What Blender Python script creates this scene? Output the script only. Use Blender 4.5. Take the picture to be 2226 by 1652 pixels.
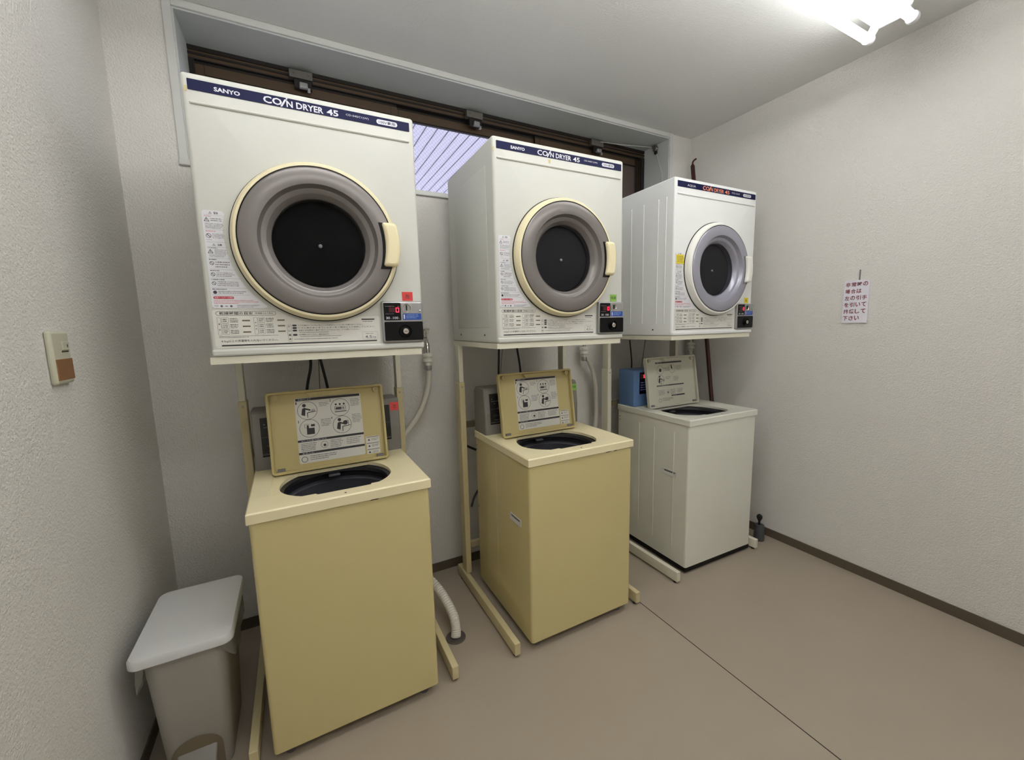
import bpy, math, random
from mathutils import Matrix, Vector
random.seed(7)
S = bpy.context.scene
COL = S.collection
for o in list(bpy.data.objects): bpy.data.objects.remove(o)
PI = math.pi
# ---------------------------------------------------------------- camera
YAW, PITCH, ROLL, HC = 0.4798, -0.13, -0.0232, 1.30
cy_, sy_, cp_, sp_ = math.cos(YAW), math.sin(YAW), math.cos(PITCH), math.sin(PITCH)
fwd = Vector((sy_*cp_, cy_*cp_, sp_)); rt_ = Vector((cy_, -sy_, 0)); up_ = rt_.cross(fwd)
r2 = rt_*math.cos(ROLL) + up_*math.sin(ROLL); u2 = -rt_*math.sin(ROLL) + up_*math.cos(ROLL)
cam = bpy.data.objects.new('camera', bpy.data.cameras.new('camera')); COL.objects.link(cam)
cam.data.sensor_fit = 'HORIZONTAL'; cam.data.sensor_width = 36
cam.data.lens = 895.69*36/2226; cam.data.clip_start = 0.02
cam.matrix_world = Matrix.Translation((0, 0, HC)) @ Matrix((r2, u2, -fwd)).transposed().to_4x4()
S.camera = cam
# ---------------------------------------------------------------- world (overcast daylight outside) and exposure
w = bpy.data.worlds.new('world'); S.world = w; w.use_nodes = True
w.node_tree.nodes['Background'].inputs[0].default_value = (0.90, 0.89, 1.0, 1)
w.node_tree.nodes['Background'].inputs[1].default_value = 1.45
S.view_settings.view_transform = 'Standard'; S.view_settings.look = 'None'
S.view_settings.exposure = 0.04; S.view_settings.gamma = 1; S.view_settings.use_curve_mapping = False
TUBE_A, TUBE_B = 14.0, 16.5
# ---------------------------------------------------------------- materials
def srgb(c):
    return tuple((x/255/12.92 if x/255 <= 0.04045 else ((x/255+0.055)/1.055)**2.4) for x in c)
def mat(name, rgb, rough=0.5, metal=0.0, bump=None, var=None, coat=0.0, emit=None, spec=0.5):
    m = bpy.data.materials.new(name); m.use_nodes = True
    nt = m.node_tree; b = nt.nodes['Principled BSDF']
    c = srgb(rgb)
    b.inputs['Base Color'].default_value = (*c, 1); b.inputs['Roughness'].default_value = rough
    b.inputs['Metallic'].default_value = metal; b.inputs['Coat Weight'].default_value = coat
    b.inputs['Specular IOR Level'].default_value = spec
    if emit: b.inputs['Emission Color'].default_value = (*srgb(emit[0]), 1); b.inputs['Emission Strength'].default_value = emit[1]
    tc = nt.nodes.new('ShaderNodeTexCoord')
    n = nt.nodes.new('ShaderNodeTexNoise'); nt.links.new(tc.outputs['Object'], n.inputs['Vector'])
    sc, amt = (var if var else (6.0, 0.03))
    n.inputs['Scale'].default_value = sc; n.inputs['Detail'].default_value = 4
    mx = nt.nodes.new('ShaderNodeMix'); mx.data_type = 'RGBA'
    mx.inputs[6].default_value = (*[x*(1-amt) for x in c], 1); mx.inputs[7].default_value = (*[min(1, x*(1+amt)) for x in c], 1)
    nt.links.new(n.outputs['Fac'], mx.inputs[0]); nt.links.new(mx.outputs[2], b.inputs['Base Color'])
    if bump:
        n2 = nt.nodes.new('ShaderNodeTexNoise'); n2.inputs['Scale'].default_value = bump[0]; n2.inputs['Detail'].default_value = 3
        nt.links.new(tc.outputs['Object'], n2.inputs['Vector'])
        bp = nt.nodes.new('ShaderNodeBump'); bp.inputs['Strength'].default_value = bump[1]; bp.inputs['Distance'].default_value = bump[2]
        nt.links.new(n2.outputs['Fac'], bp.inputs['Height']); nt.links.new(bp.outputs[0], b.inputs['Normal'])
    return m
M = {}
M['wall'] = mat('wallpaper', (225, 222, 216), 0.85, bump=(170, 0.8, 0.005), var=(2.2, 0.02))
M['ceil'] = mat('ceiling_paper', (228, 228, 225), 0.9, bump=(120, 0.45, 0.004), var=(2, 0.02))
M['floor'] = mat('vinyl_floor', (166, 154, 138), 0.42, bump=(60, 0.08, 0.002), var=(3, 0.05), spec=0.35)
M['base'] = mat('brown_baseboard', (92, 82, 68), 0.5)
M['trim'] = mat('white_paint', (208, 208, 204), 0.5, var=(5, 0.03))
M['reveal'] = mat('shaded_white_paint', (196, 200, 198), 0.6, var=(9, 0.05))  # white paint greyed in its colour to stand for shade in the recess
M['brown'] = mat('bronze_aluminium', (84, 66, 48), 0.45, 0.25, var=(8, 0.12))
M['brown_d'] = mat('dark_bronze', (32, 26, 22), 0.45, 0.2)
M['panelb'] = mat('brown_infill', (88, 74, 68), 0.6)
M['white_e'] = mat('white_enamel', (206, 206, 198), 0.5, coat=0.0, spec=0.35, var=(4, 0.012))
M['white_n'] = mat('newer_white_enamel', (229, 230, 228), 0.45, coat=0.0, spec=0.35, var=(4, 0.01))
M['cream_e'] = mat('cream_enamel', (212, 197, 142), 0.26, coat=0.35, var=(3, 0.02))
M['cream_p'] = mat('cream_plastic', (239, 227, 186), 0.35, var=(5, 0.02))
M['cream_l'] = mat('lid_plastic', (200, 184, 130), 0.4, var=(5, 0.03))
M['ring_c'] = mat('cream_ring', (233, 222, 184), 0.35)
M['ring_w'] = mat('white_ring', (235, 234, 226), 0.35)
M['stand_w'] = mat('stand_white_paint', (220, 216, 196), 0.4)
M['stand_c'] = mat('stand_cream_paint', (206, 193, 150), 0.4, var=(14, 0.05))
M['wash_w'] = mat('washer_white_enamel', (226, 225, 212), 0.28, coat=0.3)
M['wash_l'] = mat('washer_white_lid', (205, 203, 186), 0.4)
M['silver'] = mat('silver_plastic', (126, 120, 117), 0.3, 0.3)
M['silver_n'] = mat('bluish_silver_plastic', (160, 160, 172), 0.28, 0.35)
M['black'] = mat('black_plastic', (7, 7, 9), 0.35, spec=0.25)
M['rubber'] = mat('black_rubber', (18, 17, 16), 0.7)
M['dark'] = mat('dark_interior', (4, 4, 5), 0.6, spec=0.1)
M['mesh_d'] = mat('dark_filter_mesh', (46, 46, 49), 0.7, var=(200, 0.06))
M['drum'] = mat('tub_dark_plastic', (84, 84, 90), 0.3)
M['drum2'] = mat('basket_black_plastic', (34, 34, 38), 0.3)
M['navy'] = mat('navy_print', (12, 17, 62), 0.5, spec=0.2)
M['print'] = mat('white_print', (214, 214, 222), 0.4)
M['orange'] = mat('orange_print', (246, 150, 104), 0.4)
M['ink'] = mat('dark_grey_ink', (52, 50, 54), 0.5)
M['ink_g'] = mat('grey_ink', (118, 115, 118), 0.5)
M['ink_b'] = mat('brown_grey_ink', (120, 108, 86), 0.5)
M['ink_r'] = mat('red_ink', (190, 44, 66), 0.5)
M['ink_p'] = mat('pink_ink', (208, 120, 128), 0.5)
M['label'] = mat('white_label_film', (222, 222, 226), 0.4)
M['label_i'] = mat('instruction_film', (221, 219, 210), 0.4)
M['red_t'] = mat('red_tape', (222, 66, 66), 0.5)
M['green_t'] = mat('green_tape', (140, 190, 84), 0.5)
M['yellow_t'] = mat('yellow_tape', (232, 214, 62), 0.5)
M['steel'] = mat('brushed_steel', (170, 170, 170), 0.35, 0.7)
M['chrome'] = mat('chrome', (205, 200, 190), 0.15, 1.0)
M['blue_s'] = mat('blue_sticker', (36, 74, 158), 0.4)
M['lblue'] = mat('light_blue_print', (150, 175, 220), 0.4)
M['led'] = mat('red_led', (255, 40, 60), 0.4, emit=((255, 45, 70), 3.0))
M['led_d'] = mat('unlit_led', (66, 12, 18), 0.3)
M['grey_b'] = mat('grey_control_plastic', (128, 124, 118), 0.5, var=(5, 0.03))
M['key'] = mat('black_keypad', (22, 20, 18), 0.4)
M['bluebox'] = mat('blue_paint', (98, 130, 176), 0.45)
M['hose'] = mat('white_hose', (226, 222, 210), 0.4)
M['hose_g'] = mat('grey_hose', (204, 199, 186), 0.4)
M['cable'] = mat('black_cable', (16, 16, 18), 0.5)
M['bin'] = mat('grey_bin_plastic', (170, 166, 158), 0.45, var=(6, 0.02))
M['binlid'] = mat('grey_lid_plastic', (214, 214, 213), 0.4, var=(6, 0.02))
M['rod'] = mat('dark_red_brown_steel', (70, 36, 30), 0.45, 0.2)
M['sign'] = mat('sign_board', (232, 228, 236), 0.4)
M['sign_r'] = mat('sign_red_letters', (122, 22, 44), 0.5)
M['switch'] = mat('ivory_switch', (196, 194, 172), 0.4)
M['wood'] = mat('brown_tape', (140, 100, 64), 0.6, var=(30, 0.12))
M['lampbody'] = mat('lamp_white_steel', (236, 238, 240), 0.35)
M['tube_a'] = mat('fluorescent_tube', (255, 255, 255), 0.3, emit=((253, 253, 252), TUBE_A))
M['tube_b'] = mat('stronger_added_tube', (255, 255, 255), 0.3, emit=((253, 253, 252), TUBE_B))  # stronger glow, used only by unseen added lamps
M['zinc'] = mat('zinc_bracket', (120, 116, 110), 0.4, 0.6)
M['canister'] = mat('dark_grey_canister', (70, 72, 74), 0.5)
M['drain'] = mat('grey_drain_plate', (96, 90, 84), 0.45, 0.3)
M['chip'] = mat('bare_dark_metal', (30, 20, 16), 0.7)
M['outfloor'] = mat('outdoor_concrete', (150, 150, 148), 0.8)
def glass_mat(name, tint, wires=False, alpha=0.12):
    m = bpy.data.materials.new(name); m.use_nodes = True; nt = m.node_tree
    for n in list(nt.nodes): nt.nodes.remove(n)
    out = nt.nodes.new('ShaderNodeOutputMaterial'); tr = nt.nodes.new('ShaderNodeBsdfTransparent'); gl = nt.nodes.new('ShaderNodeBsdfGlossy')
    gl.inputs['Roughness'].default_value = 0.05; tr.inputs[0].default_value = (*tint, 1)
    mx = nt.nodes.new('ShaderNodeMixShader'); fr = nt.nodes.new('ShaderNodeFresnel'); fr.inputs[0].default_value = 1.22
    nt.links.new(fr.outputs[0], mx.inputs[0]); nt.links.new(tr.outputs[0], mx.inputs[1]); nt.links.new(gl.outputs[0], mx.inputs[2])
    last = mx
    if wires:
        tc = nt.nodes.new('ShaderNodeTexCoord'); sx = nt.nodes.new('ShaderNodeSeparateXYZ'); nt.links.new(tc.outputs['Object'], sx.inputs[0])
        def mth(op, a, b=None):
            n = nt.nodes.new('ShaderNodeMath'); n.operation = op
            for i, v in enumerate((a, b)):
                if v is None: continue
                if isinstance(v, (int, float)): n.inputs[i].default_value = v
                else: nt.links.new(v, n.inputs[i])
            return n.outputs[0]
        masks = []
        for op in ('ADD', 'SUBTRACT'):
            v = mth(op, sx.outputs['X'], sx.outputs['Z']); v = mth('MULTIPLY', v, 1/0.021); v = mth('FRACT', v)
            masks.append(mth('LESS_THAN', v, 0.06))
        mk = mth('MULTIPLY', mth('MAXIMUM', masks[0], masks[1]), 0.45)
        df = nt.nodes.new('ShaderNodeBsdfDiffuse'); df.inputs[0].default_value = (0.25, 0.25, 0.3, 1)
        m2 = nt.nodes.new('ShaderNodeMixShader'); nt.links.new(mk, m2.inputs[0]); nt.links.new(last.outputs[0], m2.inputs[1]); nt.links.new(df.outputs[0], m2.inputs[2]); last = m2
    nt.links.new(last.outputs[0], out.inputs[0]); return m
M['glass'] = glass_mat('door_glass', (0.75, 0.75, 0.78))
M['wired'] = glass_mat('wired_glass', (0.95, 0.95, 1.0), True)
M['bag'] = glass_mat('clear_bag', (0.86, 0.86, 0.84))
_nt = M['bag'].node_tree; _o = _nt.nodes['Material Output']; _sh = _o.inputs[0].links[0].from_socket
_d = _nt.nodes.new('ShaderNodeBsdfTranslucent'); _d.inputs[0].default_value = (0.8, 0.78, 0.74, 1); _d2 = _nt.nodes.new('ShaderNodeBsdfDiffuse'); _d2.inputs[0].default_value = (0.7, 0.69, 0.66, 1)
_a = _nt.nodes.new('ShaderNodeMixShader'); _nt.links.new(_d.outputs[0], _a.inputs[1]); _nt.links.new(_d2.outputs[0], _a.inputs[2])
_m = _nt.nodes.new('ShaderNodeMixShader'); _m.inputs[0].default_value = 0.38; _nt.links.new(_sh, _m.inputs[1]); _nt.links.new(_a.outputs[0], _m.inputs[2]); _nt.links.new(_m.outputs[0], _o.inputs[0])
def roof_mat():
    m = bpy.data.materials.new('translucent_roof'); m.use_nodes = True; nt = m.node_tree
    for n in list(nt.nodes): nt.nodes.remove(n)
    out = nt.nodes.new('ShaderNodeOutputMaterial'); tl = nt.nodes.new('ShaderNodeBsdfTranslucent'); df = nt.nodes.new('ShaderNodeBsdfDiffuse')
    tl.inputs[0].default_value = (0.9, 0.9, 0.95, 1); df.inputs[0].default_value = (0.8, 0.8, 0.85, 1)
    mx = nt.nodes.new('ShaderNodeMixShader'); mx.inputs[0].default_value = 0.25
    nt.links.new(tl.outputs[0], mx.inputs[1]); nt.links.new(df.outputs[0], mx.inputs[2]); nt.links.new(mx.outputs[0], out.inputs[0]); return m
M['roof'] = roof_mat()
# small dark specks on the floor
def specks(m):
    nt = m.node_tree; b = nt.nodes['Principled BSDF']; tc = nt.nodes.new('ShaderNodeTexCoord')
    v = nt.nodes.new('ShaderNodeTexVoronoi'); v.inputs['Scale'].default_value = 3.1; nt.links.new(tc.outputs['Object'], v.inputs['Vector'])
    lt = nt.nodes.new('ShaderNodeMath'); lt.operation = 'LESS_THAN'; lt.inputs[1].default_value = 0.016; nt.links.new(v.outputs['Distance'], lt.inputs[0])
    mx = nt.nodes.new('ShaderNodeMix'); mx.data_type = 'RGBA'; src = b.inputs['Base Color'].links[0].from_socket
    nt.links.new(src, mx.inputs[6]); mx.inputs[7].default_value = (0.05, 0.04, 0.035, 1); nt.links.new(lt.outputs[0], mx.inputs[0])
    nt.links.new(mx.outputs[2], b.inputs['Base Color'])
specks(M['floor'])
# ---------------------------------------------------------------- mesh builder
class MB:
    def __init__(s): s.v = []; s.f = []; s.m = []; s.sm = []
    def add(s, vs, fs, mi=0, smooth=False):
        o = len(s.v); s.v += [tuple(v) for v in vs]
        for f in fs: s.f.append([o+i for i in f]); s.m.append(mi); s.sm.append(smooth)
    def box(s, x0, x1, y0, y1, z0, z1, mi=0):
        s.add([(x, y, z) for x in (x0, x1) for y in (y0, y1) for z in (z0, z1)],
              [(0, 1, 3, 2), (4, 6, 7, 5), (0, 4, 5, 1), (2, 3, 7, 6), (0, 2, 6, 4), (1, 5, 7, 3)], mi)
    def loops(s, ls, mi=0, cap0=False, cap1=False, smooth=True, closed=True):
        n = len(ls[0]); vs = [p for l in ls for p in l]; fs = []
        for i in range(len(ls)-1):
            for j in range(n if closed else n-1):
                k = (j+1) % n
                fs.append((i*n+j, i*n+k, (i+1)*n+k, (i+1)*n+j))
        s.add(vs, fs, mi, smooth)
        if cap0: s.add(ls[0], [tuple(range(n))[::-1]], mi)
        if cap1: s.add(ls[-1], [tuple(range(n))], mi)
    def lathe(s, prof, c, axis='y', n=64, mi=0, smooth=True, cap0=False, cap1=False, a0=0, a1=2*PI):
        ls = []
        for r, h in prof:
            l = []
            for i in range(n):
                a = a0+(a1-a0)*i/n
                u, v = r*math.cos(a), r*math.sin(a)
                l.append((c[0]+u, c[1]+h, c[2]+v) if axis == 'y' else (c[0]+u, c[1]+v, c[2]+h) if axis == 'z' else (c[0]+h, c[1]+u, c[2]+v))
            ls.append(l)
        s.loops(ls, mi, cap0, cap1, smooth)
    def tube(s, pts, r, n=10, mi=0, rings=0):
        pts = [Vector(p) for p in pts]; ls = []; nrm = None
        for i, p in enumerate(pts):
            t = (pts[min(i+1, len(pts)-1)]-pts[max(i-1, 0)]).normalized()
            if nrm is None: nrm = t.orthogonal().normalized()
            nrm = (nrm - t*nrm.dot(t)).normalized(); b = t.cross(nrm)
            rr = r[i] if isinstance(r, (list, tuple)) else r
            if rings: rr *= (1.0 if i % 2 else 0.86)
            ls.append([tuple(p+(nrm*math.cos(2*PI*k/n)+b*math.sin(2*PI*k/n))*rr) for k in range(n)])
        s.loops(ls, mi, True, True)
    def poly(s, pts, th, mi=0, axis='y', off=0.0):
        # flat outline with thickness; axis y: outline is (x,z) facing -y at y=off, depth th behind
        n = len(pts)
        if axis == 'y': a = [(x, off, z) for x, z in pts]; b = [(x, off+th, z) for x, z in pts]
        elif axis == 'z': a = [(x, y, off) for x, y in pts]; b = [(x, y, off+th) for x, y in pts]
        else: a = [(off, x, z) for x, z in pts]; b = [(off+th, x, z) for x, z in pts]
        s.loops([a, b], mi, True, True, False)
    def rbox(s, x0, x1, y0, y1, z0, z1, r=0.005, mi=0, m=3):
        # box rounded on all edges
        ls = []
        def rect(i): return rrect(x0+i, x1-i, z0+i, z1-i, max(r-i, 0.0004) if i < r else 0.0004, m)
        for k in range(m+1):
            a = PI/2*k/m; i = r*(1-math.sin(a)); y = y0+r*(1-math.cos(a)); ls.append([(x, y, z) for x, z in rect(i)])
        for k in range(m+1):
            a = PI/2*k/m; i = r*(1-math.cos(a)); y = y1-r*(1-math.sin(a)); ls.append([(x, y, z) for x, z in rect(i)])
        s.loops(ls, mi, True, True, True)
    def build(s, name, mats, parent=None, loc=(0, 0, 0), label=None, xf=None):
        me = bpy.data.meshes.new(name)
        vs = s.v if xf is None else [tuple(xf @ Vector(v)) for v in s.v]
        me.from_pydata(vs, [], s.f); mats = mats if isinstance(mats, (list, tuple)) else [mats]
        for m in mats: me.materials.append(M[m] if isinstance(m, str) else m)
        me.polygons.foreach_set('material_index', s.m); me.polygons.foreach_set('use_smooth', s.sm)
        me.update()
        import bmesh
        bm = bmesh.new(); bm.from_mesh(me); bmesh.ops.recalc_face_normals(bm, faces=bm.faces) if not getattr(s, 'flat', False) else None
        bm.to_mesh(me); bm.free()
        if any(s.sm): 
            try: me.set_sharp_from_angle(angle=math.radians(38))
            except Exception: pass
        o = bpy.data.objects.new(name, me); COL.objects.link(o); o.location = loc
        if parent: o.parent = parent
        if label: o['label'] = label
        return o
def rrect(x0, x1, z0, z1, r, m=5, k=0):
    """rounded rectangle outline, m segments a corner, k extra points on each straight side"""
    pts = []
    cs = [(x1-r, z1-r, 0), (x0+r, z1-r, PI/2), (x0+r, z0+r, PI), (x1-r, z0+r, 1.5*PI)]
    for q, (cx, cz, a) in enumerate(cs):
        for i in range(m+1):
            t = a+PI/2*i/m; pts.append((cx+r*math.cos(t), cz+r*math.sin(t)))
        if k:
            nx, nz, na = cs[(q+1) % 4]; e = (nx+r*math.cos(na), nz+r*math.sin(na)); p = pts[-1]
            for i in range(1, k+1): pts.append((p[0]+(e[0]-p[0])*i/(k+1), p[1]+(e[1]-p[1])*i/(k+1)))
    return pts
_tc = {}
def text(mb, s, x0, x1, z0, z1, y=0.0, mi=0, fat=0.0, keep=False, res=2, shear=0.0, th=0.0):
    """lettering facing -y filling the rectangle"""
    key = (s, fat, shear)
    if key not in _tc:
        c = bpy.data.curves.new('t', 'FONT'); c.body = s; c.resolution_u = res; c.offset = fat; c.shear = shear
        o = bpy.data.objects.new('t', c); m = o.to_mesh()
        _tc[key] = ([tuple(v.co) for v in m.vertices], [tuple(p.vertices) for p in m.polygons])
        o.to_mesh_clear(); bpy.data.objects.remove(o); bpy.data.curves.remove(c)
    vs, fs = _tc[key]
    if not vs: return
    xa, xb = min(v[0] for v in vs), max(v[0] for v in vs); za, zb = min(v[1] for v in vs), max(v[1] for v in vs)
    sx, sz = (x1-x0)/(xb-xa), (z1-z0)/max(zb-za, 1e-6)
    mb.add([(x0+(v[0]-xa)*sx, y, z0+(v[1]-za)*sz) for v in vs], fs, mi)
def rect(mb, x0, x1, z0, z1, y, mi=0):
    mb.add([(x0, y, z0), (x1, y, z0), (x1, y, z1), (x0, y, z1)], [(0, 1, 2, 3)], mi)
def frame(mb, x0, x1, z0, z1, y, t, r, mi=0):
    a = rrect(x0, x1, z0, z1, r); b = rrect(x0+t, x1-t, z0+t, z1-t, max(r-t, 0.0003))
    mb.loops([[(x, y, z) for x, z in a], [(x, y, z) for x, z in b]], mi, smooth=False)
def disc(mb, cx, cz, r, y, mi=0, n=20, r_in=None):
    a = [(cx+r*math.cos(2*PI*i/n), y, cz+r*math.sin(2*PI*i/n)) for i in range(n)]
    if r_in: mb.loops([a, [(cx+r_in*math.cos(2*PI*i/n), y, cz+r_in*math.sin(2*PI*i/n)) for i in range(n)]], mi, smooth=False)
    else: mb.add(a, [tuple(range(n))], mi)
def fine(mb, x0, x1, z0, z1, y, rows, mi=0, fill=0.9, seed=1, h=0.5):
    """rows of print too small to read: broken strokes"""
    rn = random.Random(seed); dz = (z1-z0)/rows
    for i in range(rows):
        z = z1-dz*(i+0.5); x = x0; e = x0+(x1-x0)*(fill if i == rows-1 else 1)*rn.uniform(0.82, 1)
        while x < e:
            l = rn.uniform(0.5, 1.3)*dz*h; hh = dz*h*rn.uniform(0.55, 1)/2
            rect(mb, x, min(x+l, x1), z-hh, z+hh, y, mi); x += l+dz*h*rn.uniform(0.15, 0.5)
def tag(o, label=None, cat=None, group=None, kind=None):
    if label: o['label'] = label
    if cat: o['category'] = cat
    if group: o['group'] = group
    if kind: o['kind'] = kind
    return o
def empty(name, loc, rz=0.0, **k):
    o = bpy.data.objects.new(name, None); COL.objects.link(o); o.location = loc; o.rotation_euler = (0, 0, rz)
    o.empty_display_size = 0.1; tag(o, **k); return o
def clone(o, name=None, parent=None):
    c = o.copy(); COL.objects.link(c)
    if parent: c.parent = parent
    for ch in list(o.children): clone(ch, None, c)
    return c
def struct(name, mb, m, label=None, parent=None):
    o = mb.build(name, m, parent)
    if not parent: o['kind'] = 'structure'
    if label: o['label'] = label
    return o
# ---------------------------------------------------------------- room
XL, XR, YB, YF, ZC, YR = -0.5086, 2.4506, 2.0338, -1.45, 2.5088, 2.2437
OX0, OX1, OZ0, OZ1 = -0.304, 2.2475, 1.9525, 2.4827
YO = 2.30
b = MB(); b.box(XL-.1, XR+.1, YF-.1, YO, -.1, 0); struct('floor', b, 'floor', 'grey beige vinyl floor with a thin dark seam')
b = MB(); b.box(XL-.1, XR+.1, YF-.1, YO, ZC, ZC+.1); struct('ceiling', b, 'ceil', 'grey white textured ceiling')
b = MB(); b.box(XL-.1, XL, YF, YO, 0, ZC); struct('wall_left', b, 'wall', 'pale textured wall on the left')
b = MB(); b.box(XR, XR+.1, YF, YO, 0, ZC); struct('wall_right', b, 'wall', 'pale textured wall on the right')
b = MB(); b.box(XL-.1, XR+.1, YF-.1, YF, 0, ZC); struct('wall_front', b, 'wall', 'wall behind the viewer')
b = MB()
b.box(XL, XR, YB, YO, 0, OZ0-.02); b.box(XL, OX0-.0, YB, YO, OZ0-.02, ZC); b.box(OX1, XR, YB, YO, OZ0-.02, ZC); b.box(OX0, OX1, YB, YO, OZ1, ZC)
struct('wall_back', b, 'wall', 'pale back wall behind the machines')
BB = .048
for nm, a in (('baseboard_back', (XL, XR, YB-.005, YB)), ('baseboard_front', (XL, XR, YF, YF+.005))):
    b = MB(); b.box(a[0], a[1], a[2], a[3], 0, BB); struct(nm, b, 'base')
for nm, a in (('baseboard_left', (XL, XL+.005)), ('baseboard_right', (XR-.005, XR))):
    b = MB(); b.box(a[0], a[1], YF+.005, YB-.005, 0, BB); struct(nm, b, 'base', 'dark brown baseboard')
b = MB(); b.box(1.3325, 1.3355, YF, YB-.005, 0, .0008); struct('trim_1', b, 'chip', 'thin dark seam line across the floor')
# opening lining (painted boards) and the face frame
b = MB(); b.box(OX0, OX1, YB+.001, YR+.004, OZ1-.006, OZ1); b.box(OX0, OX0+.006, YB+.001, YR+.004, OZ0, OZ1-.006); b.box(OX1-.006, OX1, YB+.001, YR+.004, OZ0, OZ1-.006)
struct('trim_2', b, 'reveal', 'white painted lining of the window recess, toned grey for shade')
b = MB(); T = .027
def fr(x0, x1, z0, z1): b.rbox(x0, x1, YB-.008, YB+.002, z0, z1, .002)
fr(OX0-T, OX0, OZ0-.02, OZ1+.0255); fr(OX1, OX1+T, OZ0-.02, OZ1+.0255); fr(OX0, OX1, OZ1, OZ1+.0255)
struct('trim_3', b, 'trim', 'white painted frame around the window recess')
b = MB(); b.rbox(OX0-.03, OX1+.03, YB-.012, YR+.004, OZ0-.022, OZ0, .003)
struct('trim_4', b, 'trim', 'white window sill board')
# ---------------------------------------------------------------- window
win = empty('window_1', (0, YR, OZ0), kind='structure', label='bronze sliding window in the recess above the machines')
ZT = OZ1-.006-OZ0
b = MB()
x0, x1 = OX0+.006, OX1-.006
b.box(x0, x1, 0, .055, ZT-.016, ZT, 1)
b.box(x0, x1, .006, .055, ZT-.026, ZT-.016, 0); b.box(x0, x1, .0, .05, ZT-.034, ZT-.026, 1); b.box(x0, x1, .004, .05, ZT-.048, ZT-.034, 0); b.box(x0, x1, .0, .05, ZT-.052, ZT-.048, 1)
b.box(x0, x0+.02, 0, .055, 0, ZT-.052, 1); b.box(x1-.035, x1, .0, .055, 0, ZT-.052, 1); b.box(x0, x1, 0, .055, 0, .012, 0)
b.build('window_frame', ['brown', 'brown_d'], win)
for i, (a0, a1, yy, pm) in enumerate(((x0+.02, .55, .012, 'wired'), (.53, 1.385, .03, 'wired'), (1.365, x1-.035, .012, 'panelb'))):
    b = MB(); zt = ZT-.053; zb = .012; rail = .05
    b.box(a0, a1, yy, yy+.016, zt-.012, zt, 1); b.box(a0, a1, yy-.004, yy+.016, zt-rail, zt-.012, 0); b.box(a0, a1, yy, yy+.016, zt-rail-.006, zt-rail, 1)
    b.box(a0, a0+.03, yy-.003, yy+.016, zb, zt-.012, 0); b.box(a1-.03, a1, yy-.003, yy+.016, zb, zt-.012, 0); b.box(a0, a1, yy, yy+.016, zb, zb+.025, 0)
    for q in (a0+.03, a1-.032): b.box(q, q+.002, yy-.005, yy+.01, zb, zt-.012, 1)
    sh = b.build('sash', ['brown', 'brown_d'], win)
    p = MB(); p.box(a0+.02, a1-.02, yy+.005, yy+.009, zb+.02, zt-rail+.01); p.build('pane', pm, sh)
b = MB(); 
for q in range(5): b.box(x1-.033-.012*q, x1-.028-.012*q, -.004+.002*q, .0, 0.0, ZT-.06)
b.build('jamb_ribs', 'brown_d', win, label='dark vertical grooves of the right jamb')
for x in (.12, .965, 1.81):
    e = empty('window_latch', (x, YR-.0005, 2.42), label='', cat='latch')
    i = (.12, .965, 1.81).index(x)
    e['label'] = ('grey metal latch on the window frame above the largest dryer', 'grey metal latch on the window frame between the left and middle dryers', 'grey metal latch on the window frame above the middle dryer')[i]
    e['group'] = 'latches on the window frame'
    b = MB(); b.rbox(-.05, .045, -.03, .0, .006, .04, .002); b.box(-.045, .04, -.034, -.03, .004, .01)
    for q in (-.03, .028): b.lathe([(.004, 0), (.003, -.002)], (q, -.030, .026), 'y', 10, cap1=True)
    b.build('bracket', 'zinc', e)
    b = MB(); b.rbox(-.032, .04, -.024, -.001, -.03, .006, .002); b.build('latch_housing', 'brown_d', e)
    b = MB(); b.rbox(-.012, .022, -.04, -.02, -.034, -.012, .003); b.rbox(.02, .032, -.036, -.022, -.045, -.03, .002); b.build('catch', 'steel', e)
# outside: translucent roof boards over the passage and its ground
b = MB(); rn = random.Random(3); x = -2.0
while x < 6.5: b.box(x, x+.094, YO+.05, 7.5, 3.0, 3.008); x += .098
tag(b.build('passage_roof', 'roof'), 'pale lavender translucent slatted roof seen through the window', 'roof')
b = MB()
x = -2.0+.0915
while x < 6.5: b.box(x, x+.007, YO+.05, 7.5, 2.996, 2.9995); x += .098
b.build('batten', 'ink_g', bpy.data.objects['passage_roof'])
b = MB(); b.box(-3, 7, YO, 8, -.1, -.01); tag(b.build('ground', 'outfloor'), None, None, None, 'structure')
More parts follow.
